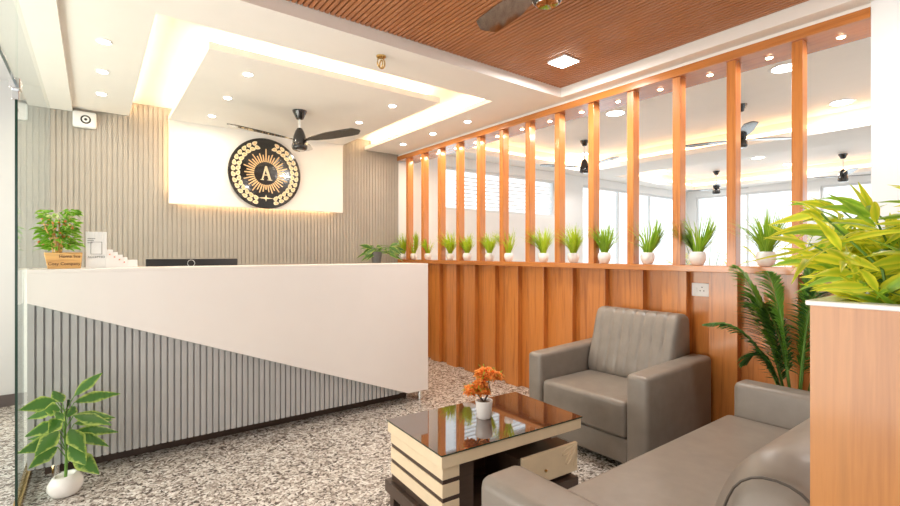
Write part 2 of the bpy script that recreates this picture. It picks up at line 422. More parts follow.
OBJ('patch_fitting', b, 'chrome', g)

# ------------------------------------------------------------------ timber partition
pt = thing('timber_partition', 'orange teak half wall with tall open posts and a lit header beam', 'partition', (3.0, .592, 0))
def L3(bm_fn): pass
px, py = 3.0, .592
b = bb(); box(b, .085, .20, 0, 4.43, 0, 1.085); OBJ('backing_panel', b, 'wood', pt)
k = 0; yr = 1.201 - .3
yy = []
y = 2.106 - .3013 * 5
while y < YB:
    yy.append(y); y += .3013
for y in yy:
    y0, y1 = y, min(y + .163, YB - .002)
    if y1 - py < .02: continue
    y0 = max(y0, py + .001)
    b = bb(); box(b, .035, .085, y0 - py, y1 - py, 0, 1.083); OBJ('plank', b, 'wood', pt, bevel=.002)
b = bb(); box(b, -.015, .25, .001, 4.436, 1.083, 1.123); OBJ('ledge', b, 'woodh', pt, bevel=.003)
b = bb(); box(b, -.02, .25, .001, 4.436, 2.333, 2.385); OBJ('header', b, 'woodh', pt, bevel=.002)
for k in range(13):
    y1 = .921 + .3275 * k
    b = bb(); box(b, 0, .072, y1 - .05 - py, y1 - py, 1.123, 2.333); OBJ('post', b, 'wood', pt, bevel=.0015)

# ------------------------------------------------------------------ downlights
def downlight(label, x, y, z, r, power, warm, group, size='disc'):
    t = thing('ceiling_light', label, 'ceiling light', (x, y, z), 0, group)
    b = bb()
    if size == 'square': rbox(b, -r, r, -r, r, -.012, .0, .003, 2)
    else: lathe(b, [(r * .80, -.004), (r, -.006), (r * 1.08, 0)], n=24)
    OBJ('trim_ring', b, 'plastic', t, smooth=40)
    b = bb()
    if size == 'square': box(b, -r * .93, r * .93, -r * .93, r * .93, -.016, -.012)
    else: lathe(b, [(.001, -.0085), (r * .78, -.0085), (r * .82, -.0045)], n=24)
    OBJ('diffuser', b, 'lampw' if warm == 2 else 'lamp', t)
    col = [(1, .97, .93), (1, .86, .68), (1, .72, .45)][warm]
    area('lamp_light', (0, 0, -.022), (0, 0, 0), r * 1.6, r * 1.6, power, col, 'SQUARE' if size == 'square' else 'DISK', t)
g1 = 'round downlights in the white reception ceiling'
rows = ['front', 'middle', 'rear']
for k, y in enumerate((3.34, 3.896, 4.45)):
    downlight('round downlight in the left ceiling strip beside the glass, %s one' % ['nearest', 'middle', 'farthest'][k], .047, y, ZC, .036, 2.2, 1, g1)
for k, y in enumerate((3.367, 3.974, 4.581)):
    downlight('round downlight in the inner ceiling board, left column, %s one' % ['nearest', 'middle', 'farthest'][k], .832, y, ZC, .033, 2.2, 1, g1)
for k, y in enumerate((3.375, 3.985)):
    downlight('round downlight in the inner ceiling board right of the fan, %s one' % ['nearer', 'farther'][k], 1.956, y, ZC, .033, 2.2, 1, g1)
for k, y in enumerate((3.36, 3.918, 4.49)):
    downlight('round downlight in the right ceiling strip by the timber header, %s one' % ['nearest', 'middle', 'farthest'][k], 2.74, y, ZC, .036, 2.2, 1, g1)
for k in range(13):
    y = .738 + .329 * k
    downlight('tiny warm spotlight under the timber header, %s from the white pillar' % ORD[k], 3.12, y, 2.333, .02, .9, 2, 'spotlights under the timber header')
downlight('square white panel light on the brown slatted ceiling', 2.487, 2.045, 2.478, .075, 13, 0, None, 'square')
for x, y in ((.9, -.4), (2.2, -.4), (2.2, .9)):
    if False: pass
downlight('added unseen square panel light on the slatted ceiling above the sofa', 2.3, .3, 2.478, .075, 7, 0, None, 'square')  # lamp added above the frame to light the sofa end
downlight('added unseen square panel light on the slatted ceiling behind the viewpoint', .9, -.6, 2.478, .075, 3, 0, None, 'square')  # lamp added out of view behind the camera
g2 = 'large round lights in the rear room ceiling'
for lab, x, y, z, r in (('large round ceiling light seen between the two posts nearest the white pillar', 4.53, 1.437, TZ, .11),
                     ('large round ceiling light seen right of the last post, near the amber strip', 6.02, 1.42, TZ, .11),
                     ('large round ceiling light seen beyond the ninth plant pot, above the left fan', 4.52, 3.01, TZ, .11),
                     ('round ceiling light glowing behind the leftmost rear fan motor', 6.0, 4.55, TZ, .09),
                     ('round light in the farther tray between two rear fans, left one', 8.46, 3.05, TZ, .1),
                     ('round light in the farther tray just left of the last post', 9.5, 2.95, TZ, .1),
                     ('round light at the far corner of the farther tray', 8.4, 4.6, TZ, .09)):
    downlight(lab, x, y, z, r, 5, 0, g2)

# ------------------------------------------------------------------ emblem
em = thing('emblem_sign', 'round glossy black sign with a gold letter A, sun rays and wreath', 'sign', (1.385, 4.947, 2.0))
RE = .354
b = bb(); prof = [(RE * .985, 0), (RE, .012), (RE, .03), (RE * .985, .036)]
lathe(b, [(r, z) for r, z in prof], n=72)
for v_ in b.verts: v_.co = Vector((v_.co.x, -v_.co.z, v_.co.y))
OBJ('sign_disc', b, 'blackmetal', em, smooth=40)
def e2(r, a):  # angle from top, clockwise
    return (r * RE * math.sin(a), r * RE * math.cos(a))
YF = -.0365
def flat(b, poly, y0, y1, mi=0): prism(b, poly, 'y', y0, y1, mi)
b = bb()
NR = 40
for k in range(NR):
    a = 2 * PI * k / NR; r1 = .63 if k % 2 == 0 else .53
    if k == 0: r1 = .70
    if k == NR // 2: r1 = .46
    if k % 4 == 2: r1 = .58
    wv = .019
    ca, sa = math.cos(a), math.sin(a)
    pts = []
    for r, o in ((.325, -wv), (r1, -wv * .8), (r1, wv * .8), (.325, wv)):
        pts.append((RE * (r * sa + o * ca), RE * (r * ca - o * sa)))
    flat(b, pts, YF - .002, YF)
OBJ('sun_rays', b, 'gold', em)
b = bb(); S = RE * .20
for poly in ([(-.75, -.95), (-.30, -.95), (-.30, -.85), (-.40, -.82), (-.02, .55), (.0, 1.05), (-.12, 1.05), (-.58, -.82), (-.75, -.85)],
             [(.20, -.95), (.85, -.95), (.85, -.85), (.70, -.82), (.12, 1.05), (-.03, 1.05), (-.06, .55), (.35, -.82), (.20, -.85)],
             [(-.40, -.30), (.35, -.30), (.30, -.14), (-.36, -.14)]):
    flat(b, [(p[0] * S, p[1] * S) for p in poly], YF - .004, YF)
OBJ('letter_a', b, 'goldpale', em)
for sgn in (-1, 1):
    for k in range(14):
        a = sgn * (math.radians(18) + k * math.radians(10.8))
        for ro, da, rot in ((.745, 0, .55), (.875, .04, -.35)):
            c = e2(ro, a + sgn * da)
            tdir = Vector((-sgn * math.cos(a + sgn * (-rot)), sgn * math.sin(a - sgn * rot)))
            nd = Vector((-tdir.y, tdir.x)); b = bb()
            for mi_, sc_, yy0, yy1 in ((0, 1, YF - .0015, YF), (1, .5, YF - .0025, YF - .0015)):
                pts = []
                for q in range(10):
                    t = q / 10 * 2 * PI
                    lx = .078 * math.cos(t); ly = .055 * math.sin(t) * (1 - .35 * math.cos(t))
                    P = Vector(c) + (tdir * lx + nd * ly) * RE * sc_; pts.append((P.x, P.y))
                prism(b, pts, 'y', yy0, yy1, mi_)
            OBJ('wreath_leaf', b, ['goldpale', 'gold'], em)
b = bb(); c = e2(.70, PI); pts = []
for k in range(8):
    t = k * PI / 4; r = (.10 if k % 4 == 0 else (.22 if k % 4 == 2 else .03)) * RE
    pts.append((c[0] + r * math.sin(t), c[1] + r * math.cos(t)))
flat(b, pts, YF - .003, YF); OBJ('star', b, 'goldpale', em)

# ------------------------------------------------------------------ ceiling fans
def fan(label, x, y, zc, zm, rblade, a0, group, droop=0, motor='blackmetal', blade='blackmetal', s=1.0, pitch=-9):
    t = thing('ceiling_fan', label, 'ceiling fan', (x, y, zc), 0, group)
    h = zc - zm
    b = bb(); lathe(b, [(.018 * s, -.075 * s), (.03 * s, -.07 * s), (.058 * s, -.012), (.06 * s, 0)], n=28); OBJ('canopy', b, 'blackmetal', t, smooth=40)
    b = bb(); lathe(b, [(.009, -(h - .17 * s)), (.009, -.07 * s)], n=12); OBJ('rod', b, 'plastic', t, smooth=40)
    b = bb(); lathe(b, [(.05 * s, -h), (.062 * s, -h + .01), (.066 * s, -h + .03 * s), (.058 * s, -h + .08 * s), (.05 * s, -h + .12 * s), (.036 * s, -h + .16 * s), (.022 * s, -h + .185 * s), (.012 * s, -h + .19 * s)], n=32)
    OBJ('motor', b, motor, t, smooth=40)
    b = bb(); lathe(b, [(.001, -h - .006), (.044 * s, -h - .004), (.046 * s, -h)], n=28); OBJ('bottom_plate', b, 'chromedark', t, smooth=40)
    zb = -h + .10 * s - .015
    for k in range(3):
        a = math.radians(a0 + 120 * k)
        q = bb(); n = 12; top = []; bot = []
        for i in range(n + 1):
            u = i / n; r = .05 * s + (rblade - .05 * s) * u
            wd = (.022 + .04 * min(1, u * 2.2)) * s
            if u > .86: wd *= math.sqrt(max(0, 1 - ((u - .86) / .14) ** 2)) * .85 + .15
            if u < .12: wd = .018 * s
            tw = math.radians(pitch); z = zb - droop * u
            for lst, o in ((top, .0035), (bot, -.0035)):
                lst.append([(r, -wd, z - wd * math.sin(tw) + o), (r, wd, z + wd * math.sin(tw) + o)])
        V = [[[q.verts.new(p) for p in pr] for pr in lst] for lst in (top, bot)]
        for i in range(n):
            q.faces.new((V[0][i][0], V[0][i + 1][0], V[0][i + 1][1], V[0][i][1]))
            q.faces.new((V[1][i][0], V[1][i][1], V[1][i + 1][1], V[1][i + 1][0]))
            q.faces.new((V[0][i][0], V[1][i][0], V[1][i + 1][0], V[0][i + 1][0]))
            q.faces.new((V[0][i][1], V[0][i + 1][1], V[1][i + 1][1], V[1][i][1]))
        q.faces.new((V[0][0][0], V[0][0][1], V[1][0][1], V[1][0][0])); q.faces.new((V[0][n][0], V[1][n][0], V[1][n][1], V[0][n][1]))
        q.transform(Matrix.Rotation(a, 4, 'Z')); OBJ('blade', q, blade, t)
fan('glossy black ceiling fan hanging in front of the round emblem', 1.40, 3.98, ZC, 2.075, .58, 64, None, -.035)
fan('chrome bladed ceiling fan under the brown slatted ceiling, at the top edge', 1.49, 1.31, 2.478, 2.228, .47, 84, None, 0, 'blackmetal', 'chromedark', pitch=12)
g3 = 'ceiling fans in the room beyond the partition'
fan('black ceiling fan beyond the partition, leftmost of the four rear fans', 5.3, 4.0, TZ, 2.28, .6, 20, g3, -.03, pitch=3)
fan('black ceiling fan half hidden by the second post from the white pillar', 5.3, 2.07, TZ, 2.28, .6, -30, g3, -.03, pitch=3)
fan('small distant black ceiling fan left of the second post from the pillar', 9.1, 3.96, 2.70, 2.28, .6, -35, g3, -.03, pitch=3)
fan('distant black ceiling fan nearest the white pillar, over the bamboo leaves', 9.06, 2.12, 2.70, 2.28, .6, -35, g3, -.03, pitch=3)

# ------------------------------------------------------------------ wall camera box, brass hook
sp = thing('wall_speaker', 'small white square unit with a black round grille, high on the slatted wall', 'wall speaker', (-.065, 5.028, 2.315))
b = bb(); rbox(b, -.075, .085, -.05, 0, -.068, .068, .018, 4); OBJ('housing', b, 'plastic', sp, smooth=40)
def ylathe(name, prof, m, parent, c, n=24):
    b = bb(); lathe(b, prof, n=n)
    for v_ in b.verts: v_.co = Vector((v_.co.x + c[0], -v_.co.z + c[1], v_.co.y + c[2]))
    return OBJ(name, b, m, parent, smooth=40)
ylathe('grille', [(.001, .053), (.03, .053), (.036, .050)], 'blackplastic', sp, (.012, 0, 0))
ylathe('grille_ring', [(.018, .0545), (.024, .0545), (.024, .053)], 'plastic', sp, (.012, 0, 0))
ylathe('grille_centre', [(.001, .0565), (.010, .0565), (.011, .0545)], 'blackplastic', sp, (.012, 0, 0))
hk = thing('ceiling_hook', 'small brass ring hook fixed to the white ceiling in front of the light tray', 'hook', (1.41, 2.57, ZC))
b = bb(); lathe(b, [(.012, -.012), (.028, -.008), (.03, 0)], n=20); OBJ('rose', b, 'brass', hk, smooth=40)
b = bb(); tube(b, [(.026 * math.cos(t / 16 * 2 * PI), 0, -.042 + .034 * math.sin(t / 16 * 2 * PI)) for t in range(17)], .0045); OBJ('ring', b, 'brass', hk, smooth=60)
b = bb(); tube(b, [(0, .02 * math.cos(t / 16 * 2 * PI), -.05 + .024 * math.sin(t / 16 * 2 * PI)) for t in range(17)], .0045); OBJ('ring', b, 'brass', hk, smooth=60)

# ------------------------------------------------------------------ reception desk
dk = thing('reception_desk', 'long reception desk, white above a diagonal and grey slatted below', 'reception desk', (0, 3.2, 0))
xl, xr = -.272, 2.19
b = bb()
# white front plate with the diagonal lower edge
prism(b, [(xl, .945), (2.00, .082), (xr, .082), (xr, 1.097), (xl, 1.097)], 'y', 0, .022)
OBJ('white_front', b, 'desk_white', dk, bevel=.0015)
b = bb(); per = .0345; x = xl + .003
while x < 2.02:
    x1 = x + per * .74; zt = .945 - (x - xl) / (2.0 - xl) * .863 - .0
    zt2 = .945 - (x1 - xl) / (2.0 - xl) * .863
    if zt2 > .1: prism(b, [(x, .085), (x1, .085), (x1, zt2 + .02), (x, zt + .02)], 'y', .024, .042)
    x += per
box(b, xl, 2.1, .038, .055, .085, .96)
OBJ('slatted_front', b, 'desk_slat', dk)
b = bb(); box(b, xl, xr, .055, .30, .085, 1.095); OBJ('carcass', b, 'desk_white', dk)
b = bb(); box(b, xl, xr, -.001, .32, 1.097, 1.115); OBJ('counter_top', b, 'desk_white', dk, bevel=.002)
b = bb(); box(b, xl, xr, .30, .75, .71, .745); OBJ('work_top', b, 'desk_white', dk, bevel=.002)
b = bb(); box(b, xr - .03, xr, .30, .72, .085, .71); OBJ('side_panel', b, 'desk_white', dk)
b = bb(); box(b, xl, xl + .03, .30, .72, .085, .71); OBJ('side_panel', b, 'desk_white', dk)
for lx, ly in ((-.16, .06), (1.0, .62), (2.135, .035), (-.16, .66), (2.135, .66)):
    b = bb(); lathe(b, [(.024, 0), (.024, .004), (.019, .006), (.019, .085)], (lx, ly, 0), n=20); OBJ('leg', b, 'chrome', dk, smooth=40)

b = bb(); box(b, xl + .06, 2.08, .16, .70, 0, .084); OBJ('plinth_or_shade_block', b, 'wenge', dk)  # dark block standing in for the shade beneath the desk

# things on the desk
mo = thing('monitor', 'dark computer monitor seen from behind, just showing above the white desk', 'monitor', (.535, 3.68, .745))
b = bb(); rbox(b, -.262, .30, -.015, .02, .06, .415, .006, 2); OBJ('screen_case', b, 'blackplastic', mo, smooth=40)
b = bb(); rbox(b, -.11, .11, -.02, .12, 0, .012, .004, 2); box(b, -.03, .03, .02, .035, .01, .25); OBJ('stand', b, 'blackplastic', mo)
b = bb(); pts = [(.022 * math.cos(t / 24 * 2 * PI), -.017, .385 + .022 * math.sin(t / 24 * 2 * PI)) for t in range(25)]; tube(b, pts, .0018, 6); OBJ('logo_ring', b, 'plastic', mo)
st = thing('display_stand', 'upright white printed card in a clear stand on the desk beside the plant', 'sign stand', (0.012, 3.345, 1.115), .05)
b = bb(); rbox(b, -.048, .048, -.004, .004, .004, .205, .002, 2); OBJ('card', b, 'plastic', st)
b = bb(); box(b, -.05, .05, -.035, .035, 0, .004); OBJ('foot', b, 'plastic', st)
b = bb()
for i in range(3):
    box(b, -.04, -.005 - .006 * i, -.0052, -.0042, .165 - .012 * i, .168 - .012 * i)
for z in (.055, .058): pass
for (u0, u1, z0, z1) in ((-.026, .026, .146, .148), (-.026, .026, .078, .08), (-.026, -.024, .08, .146), (.024, .026, .08, .146)):
    box(b, u0, u1, -.0052, -.0042, z0, z1)
OBJ('printed_frame', b, 'greyink', st)
text('printed_words', 'ACCEPTED', .016, 'greyink', st, (0, -.0048, .062), (PI / 2, 0, 0))
ch = thing('card_holder', 'stepped white card holder on the desk right of the printed stand', 'card holder', (.140, 3.36, 1.115), .05)
b = bb()
for i in range(5):
    x0 = -.085 + .023 * i; z1 = .105 - .015 * i
    prism(b, [(-.02, 0), (.035, 0), (.045, z1), (-.005, z1)], 'x', x0, x0 + .060 if i == 4 else x0 + .034)
OBJ('tiered_rack', b, 'plastic', ch)
b = bb()
for i in range(4):
    x0 = -.07 + .023 * i; box(b, x0, x0 + .006, -.015, -.009, .074 - .015 * i, .080 - .015 * i)
OBJ('printed_dots', b, 'redbud', ch)
# plant in a timber block
dp = thing('desk_plant', 'bushy green and orange plant in a lettered timber pot on the white desk', 'potted plant', (-.135, 3.35, 1.115))
b = bb(); prism(b, [(-.062, 0), (.078, 0), (.086, .088), (-.078, .088)], 'y', -.04, .04); OBJ('timber_pot', b, 'log', dp, bevel=.003)
text('pot_lettering', 'Home Sca', .022, 'darkink', dp, (.030, -.041, .066), (PI / 2, 0, 0))
text('pot_lettering', 'Cosy Company', .022, 'darkink', dp, (.008, -.041, .026), (PI / 2, 0, 0))
b = bb()
for i in range(12):
    a = R.uniform(0, 2 * PI); r = R.uniform(.0, .03); t = R.uniform(.03, .07)
    tube(b, [(-.02 + r * math.cos(a), r * math.sin(a), .086), (-.02 + (r + t * .3) * math.cos(a), (r + t * .3) * math.sin(a), .16), (-.02 + (r + t) * math.cos(a), (r + t) * math.sin(a), .22 + R.uniform(0, .06))], .0035, 5)
OBJ('stems', b, 'log', dp)
b = bb()
for i in range(330):
    a = R.uniform(0, 2 * PI); el = R.uniform(-.5, 1.2); rr_ = R.uniform(.02, .082) * math.cos(el * .6)
    z = .205 + R.uniform(-.10, .115)
    leaf(b, (-.02 + rr_ * math.cos(a), rr_ * math.sin(a) * .8, z), a + R.uniform(-.5, .5), el * .5 + R.uniform(-.3, .3), R.uniform(.03, .058), .022, .4, .2, 5, R.uniform(-1.4, 1.4))
OBJ('foliage', b, 'desk_leaf', dp, recalc=False)
b = bb()
for i in range(14):
    a = R.uniform(0, 2 * PI); leaf(b, (-.02 + .035 * math.cos(a), .03 * math.sin(a), .27), a, R.uniform(.5, 1.2), R.uniform(.04, .06), .02, .2, .3, 5, R.uniform(-1, 1))
OBJ('pale_top_leaves', b, 'cream_leaf', dp, recalc=False)
for i in range(45):
    a = R.uniform(0, 2 * PI); rr_ = R.uniform(.04, .085); z = R.uniform(.12, .28)
    b = bb(); bmesh.ops.create_icosphere(b, subdivisions=1, radius=R.uniform(.004, .0075), matrix=Matrix.Translation((-.02 + rr_ * math.cos(a), rr_ * math.sin(a) * .8, z)))
    OBJ('berry', b, 'redbud', dp)
# back cabinet corner with dark potted plant
cb = thing('back_cabinet', 'low white cabinet behind the desk end under the variegated plant', 'cabinet', (2.6, 4.72, 0))
b = bb(); box(b, -.25, .22, -.22, .28, .05, 1.03); OBJ('cabinet_body', b, 'desk_white', cb)
b = bb(); box(b, -.25, .22, -.20, .26, 0, .05); OBJ('plinth_or_shade_block', b, 'wenge', cb)
b = bb(); box(b, -.252, .222, -.222, .282, 1.03, 1.05); OBJ('cabinet_top', b, 'desk_white', cb)
b = bb(); box(b, -.245, -.018, -.238, -.221, .06, 1.02); OBJ('door', b, 'desk_white', cb)
b = bb(); box(b, -.012, .215, -.238, -.221, .06, 1.02); OBJ('door', b, 'desk_white', cb)

# ------------------------------------------------------------------ plants on the ledge
PG = 'grass plants in white pots along the timber ledge'
def potprof(s): return [(.028 * s, 0), (.034 * s, .004 * s), (.047 * s, .03 * s), (.051 * s, .052 * s), (.047 * s, .074 * s), (.040 * s, .085 * s), (.036 * s, .083 * s), (.036 * s, .070 * s)]
def grass_plant(label, x, y, z, s, H, spread, n, seed, lean=None, m='grass'):
    rr = random.Random(seed)
    t = thing('grass_plant', label, 'potted plant', (x, y, z), 0, PG)
    b = bb(); lathe(b, potprof(s), n=28); OBJ('pot', b, 'ceramic', t, smooth=50)
    b = bb()
    for i in range(n):
        az = rr.uniform(0, 2 * PI)
        if lean is not None and rr.random() < .75: az = rr.choice(lean) + rr.uniform(-.45, .45)
        L = H * rr.uniform(.6, 1.1); sp_ = spread * rr.uniform(.15, 1.0) * (1 if i % 4 else 1.45)
        p0 = Vector((.02 * s * math.cos(az), .02 * s * math.sin(az), .068 * s))
        cen = []; side = []; wid = []
        nn = 7
        sd = Vector((-math.sin(az), math.cos(az), 0))
        for q in range(nn):
            u = q / (nn - 1)
            rad = sp_ * L * (u ** 1.4) * .95; zz = L * (u - .40 * sp_ * u ** 2.6)
            dy = math.sin(az) * rad; dy = math.copysign(.15 * math.tanh(abs(dy) / .15), dy); dx = math.cos(az) * rad * .6 - max(0, abs(dy) - .045) * .9
            cen.append(p0 + Vector((min(dx, .13), dy, zz))); side.append(sd)
            wid.append((.0040) * s * (1 - u ** 2) + .0005)
        ribbon(b, cen, side, wid, .25)
    OBJ('grass_blades', b, m, t, recalc=False)
    return t
pots = [(1.061, .19, 1.0, None), (1.442, .20, 1.0, [PI / 2, -PI / 2]), (1.781, .19, .95, [-PI / 2]), (2.126, .18, .95, None), (2.412, .18, .9, None), (2.727, .18, .9, [PI / 2, 0]), (3.151, .18, .9, [PI / 2]), (3.412, .16, .9, None),
        (3.756, .16, .9, None), (4.044, .19, .85, None), (4.469, .14, .85, [PI]), (4.764, .19, .85, [-PI / 2]), (4.965, .19, .8, None)]
for k, (y, H_, s, lean) in enumerate(pots):
    lab = 'lime grass in a white pot on the timber ledge, %s from the white pillar' % ORD[k]
    if k == 12: lab = 'lime grass in a small white pot at the wall end of the ledge'
    grass_plant(lab, 3.055 if k < 12 else 3.03, y if k < 12 else 4.962, 1.123, s, H_ * 1.5, .85 if k > 2 else 1.05, 150, 100 + k, lean, 'grass' if k > 3 else 'grassend')

# variegated floor plant
def leafy(t, stems, leaves, m, W):
    pass
vp = thing('floor_plant', 'variegated leafy plant in a white stone pot on the floor before the desk', 'potted plant', (-.112, 3.02, 0))
b = bb(); lathe(b, [(.035, 0), (.055, .01), (.068, .04), (.066, .07), (.052, .098), (.043, .103), (.038, .10), (.035, .085)], n=28)
for v_ in b.verts:
    v_.co.x *= 1.0 + .08 * math.sin(v_.co.z * 30); v_.co.z += v_.co.x * .12 * (v_.co.z / .1)
OBJ('pot', b, 'ceramic', vp, smooth=60)
b = bb(); tube(b, [(0, 0, .07), (.005, 0, .2), (-.005, 0, .34), (.012, 0, .47)], .007, 8, .005)
VL = [  # azimuth deg, base height, elev deg, length, width (built round the stem)
    (15, .45, 48, .20, .062), (5, .42, 14, .22, .060), (195, .44, 10, .155, .075), (165, .40, -5, .13, .065), (-10, .36, -2, .19, .058),
    (-25, .36, -8, .19, .070), (230, .30, -18, .15, .082), (190, .25, 4, .155, .078), (215, .22, -12, .14, .07), (-60, .22, -20, .15, .085), (-40, .17, -24, .17, .085),
    (12, .27, -4, .21, .058), (-5, .26, -22, .17, .055), (30, .22, -6, .17, .05), (80, .34, 20, .17, .06), (110, .42, 30, .16, .06), (140, .26, 5, .18, .06), (250, .36, 0, .14, .07), (180, .33, -6, .13, .07), (20, .31, 2, .19, .06), (300, .30, -30, .15, .08), (260, .38, 20, .15, .075), (240, .40, 30, .14, .07)]
lb = bb()
for az, z, el, L, W in VL:
    a = math.radians(az); e = math.radians(el); q = .035
    p = (q * math.cos(a), q * math.sin(a), z + q * .9)
    tube(b, [(0, 0, z - .03), (q * .5 * math.cos(a), q * .5 * math.sin(a), z), p], .0028, 6, .002)
    leaf(lb, p, a, e, L * .9, W * 1.05, .22, .22, 10, R.uniform(-.3, .3), pk=.42, face=(.1, -.75, .6))
OBJ('stem', b, 'stem', vp, smooth=60); OBJ('leaves', lb, 'varieg', vp, recalc=False)

# variegated plant in a dark pot at the far desk end
cp = thing('corner_plant', 'variegated leafy plant in a dark grey pot behind the far desk end', 'potted plant', (2.64, 4.72, 1.05))
b = bb(); lathe(b, [(.045, 0), (.062, .15), (.066, .15), (.066, .165), (.058, .165), (.056, .14)], (-.11, 0, 0), n=24); OBJ('pot', b, 'greyplastic', cp, smooth=40)
b = bb(); lb = bb()
for i in range(30):
    a = R.uniform(0, 2 * PI) if i > 4 else [-.4, -.2, .1, -1.2, -1.0][i]
    z = R.uniform(.10, .20); q = R.uniform(.04, .15)
    p = (-.08 + q * math.cos(a) + .06, q * math.sin(a), z + .03)
    tube(b, [(-.10, 0, .13), (-.09 + q * .5 * math.cos(a), q * .5 * math.sin(a), z + .04), p], .003, 6, .002)
    leaf(lb, p, a, R.uniform(-.5, .7), R.uniform(.12, .18), .055, .3, .3, 7, R.uniform(-.5, .5), face=(-.4, -.7, .5))
OBJ('stem', b, 'stem', cp); OBJ('leaves', lb, 'varieg', cp, recalc=False)

# ------------------------------------------------------------------ socket plate
sk = thing('socket_plate', 'white electrical socket plate on the timber half wall above the armchair', 'socket', (3.083, 1.43, .967))
b = bb(); rbox(b, -.012, 0, -.058, .058, -.042, .042, .004, 2); OBJ('plate', b, 'plastic', sk)
b = bb()
for dy, dz in ((.0, .016), (-.011, -.006), (.011, -.006)):
    t = bmesh.new(); lathe(t, [(.0035, 0), (.0035, .002)], n=10); merge(b, t, Matrix.Translation((-.0122, dy - .008, dz)) @ Matrix.Rotation(-PI / 2, 4, 'Y'))
OBJ('pin_holes', b, 'blackplastic', sk)
b = bb(); rbox(b, -.016, -.011, .022, .040, -.016, .016, .002, 2); OBJ('switch', b, 'plastic', sk)

# ------------------------------------------------------------------ armchair (faces -x)
ac = thing('armchair', 'grey leatherette armchair with channel stitched back against the timber half wall', 'armchair', (2.64, 1.745, 0))
def lb2(x0, x1, y0, y1, z0, z1, name, r=.03, seg=5, ox=2.64, oy=1.745, par=ac, m='leather'):
    b = bb(); rbox(b, x0 - ox, x1 - ox, y0 - oy, y1 - oy, z0, z1, r, seg); return OBJ(name, b, m, par, smooth=60)
def arm(b, x0, x1, y0, y1, z0, zf, zb, r=.028):
    t = bmesh.new(); vs = box(t, x0, x1, y0, y1, z0, zf)
    for v_ in vs:
        if v_.co.z > z0 + .01 and v_.co.x > (x0 + x1) / 2: v_.co.z = zb
    bmesh.ops.bevel(t, geom=t.edges[:], offset=r, segments=5, affect='EDGES', profile=.5)
    merge(b, t)
b = bb(); arm(b, 2.285 - 2.64, 3.01 - 2.64, 1.33 - 1.745, 1.462 - 1.745, .045, .55, .575); OBJ('armrest', b, 'leather', ac, smooth=60)
b = bb(); arm(b, 2.285 - 2.64, 2.99 - 2.64, 2.062 - 1.745, 2.18 - 1.745, .045, .55, .575); OBJ('armrest', b, 'leather', ac, smooth=60)
lb2(2.31, 2.96, 1.462, 2.062, .045, .185, 'base', .012, 3)
lb2(2.29, 2.80, 1.464, 2.060, .188, .39, 'seat', .03)
# backrest with channels
def back_cushion(y0, y1, prof, nch, depth, ox, oy, rnd=.03, axis='y'):
    """prof: (a,z) closed outline swept from y0 to y1, pinched near the ends and along channel seams"""
    b = bb(); NS = nch * 6 * 1 + 8; rings = []
    ca = sum(p[0] for p in prof) / len(prof); cz = sum(p[1] for p in prof) / len(prof)
    for i in range(NS + 1):
        u = i / NS; y = y0 + (y1 - y0) * u
        e = min(u, 1 - u) * (y1 - y0); sh = 0
        if e < rnd: sh = rnd - math.sqrt(max(0, rnd * rnd - (rnd - e) ** 2))
        ph = (u * nch) % 1; gr = depth * (abs(ph - .5) * 2) ** 6 if nch else 0
        ring = []
        for (a, z) in prof:
            d = Vector((ca - a, cz - z)); L_ = d.length; d /= L_
            s_ = sh * .9 + (gr if (a < ca or z > cz) else 0)
            p = (a + d.x * s_, z + d.y * s_)
            ring.append(b.verts.new((p[0] - ox, y - oy, p[1]) if axis == 'y' else (y - ox, p[0] - oy, p[1])))
        rings.append(ring)
    n = len(prof)
    for r0, r1 in zip(rings, rings[1:]):
        for k in range(n): b.faces.new((r0[k], r0[(k + 1) % n], r1[(k + 1) % n], r1[k]))
    b.faces.new(rings[0]); b.faces.new(rings[-1][::-1]); return b
def smoothprof(pts, it=3):
    for _ in range(it):
        q = []
        for i in range(len(pts)):
            a, c = pts[i], pts[(i + 1) % len(pts)]
            q.append((a[0] * .75 + c[0] * .25, a[1] * .75 + c[1] * .25)); q.append((a[0] * .25 + c[0] * .75, a[1] * .25 + c[1] * .75))
        pts = q
    return pts
prof = smoothprof([(2.76, .36), (2.745, .45), (2.80, .62), (2.85, .79), (2.89, .825), (2.99, .815), (3.025, .77), (3.02, .36)], 2)
b = back_cushion(1.464, 2.060, prof, 8, .009, 2.64, 1.745); OBJ('backrest', b, 'leather', ac, smooth=60)
for lx, ly in ((2.34, 1.38), (2.34, 2.11), (2.94, 1.38), (2.94, 2.11)):
    b = bb(); lathe(b, [(.02, 0), (.024, .046)], (lx - 2.64, ly - 1.745, 0), n=16); OBJ('leg', b, 'blackplastic', ac)

# ------------------------------------------------------------------ sofa (faces +y)
so = thing('sofa', 'grey leatherette sofa with low arms in the right foreground', 'sofa', (1.8, .62, 0))
ox, oy = 1.8, .62
def sof(x0, x1, y0, y1, z0, z1, name, r=.03): return lb2(x0, x1, y0, y1, z0, z1, name, r, 5, ox, oy, so)
sof(.894, 1.06, .24, 1.055, .045, .553, 'armrest', .035)
sof(2.54, 2.67, .24, 1.03, .045, .56, 'armrest', .03)
sof(1.06, 2.54, .26, 1.03, .045, .19, 'base', .012)
sof(1.062, 2.538, .30, 1.055, .19, .40, 'seat', .03)
prof = smoothprof([(.585, .36), (.54, .50), (.495, .665), (.43, .772), (.31, .782), (.24, .70), (.228, .54), (.235, .30), (.44, .28)], 2)
b = back_cushion(1.085, 2.535, [(p[0], p[1]) for p in prof], 2, .010, ox, oy, .07, 'x'); OBJ('backrest', b, 'leather', so, smooth=60)
b = bb(); ca = sum(p[0] for p in prof) / len(prof); cz = sum(p[1] for p in prof) / len(prof)
pts = []
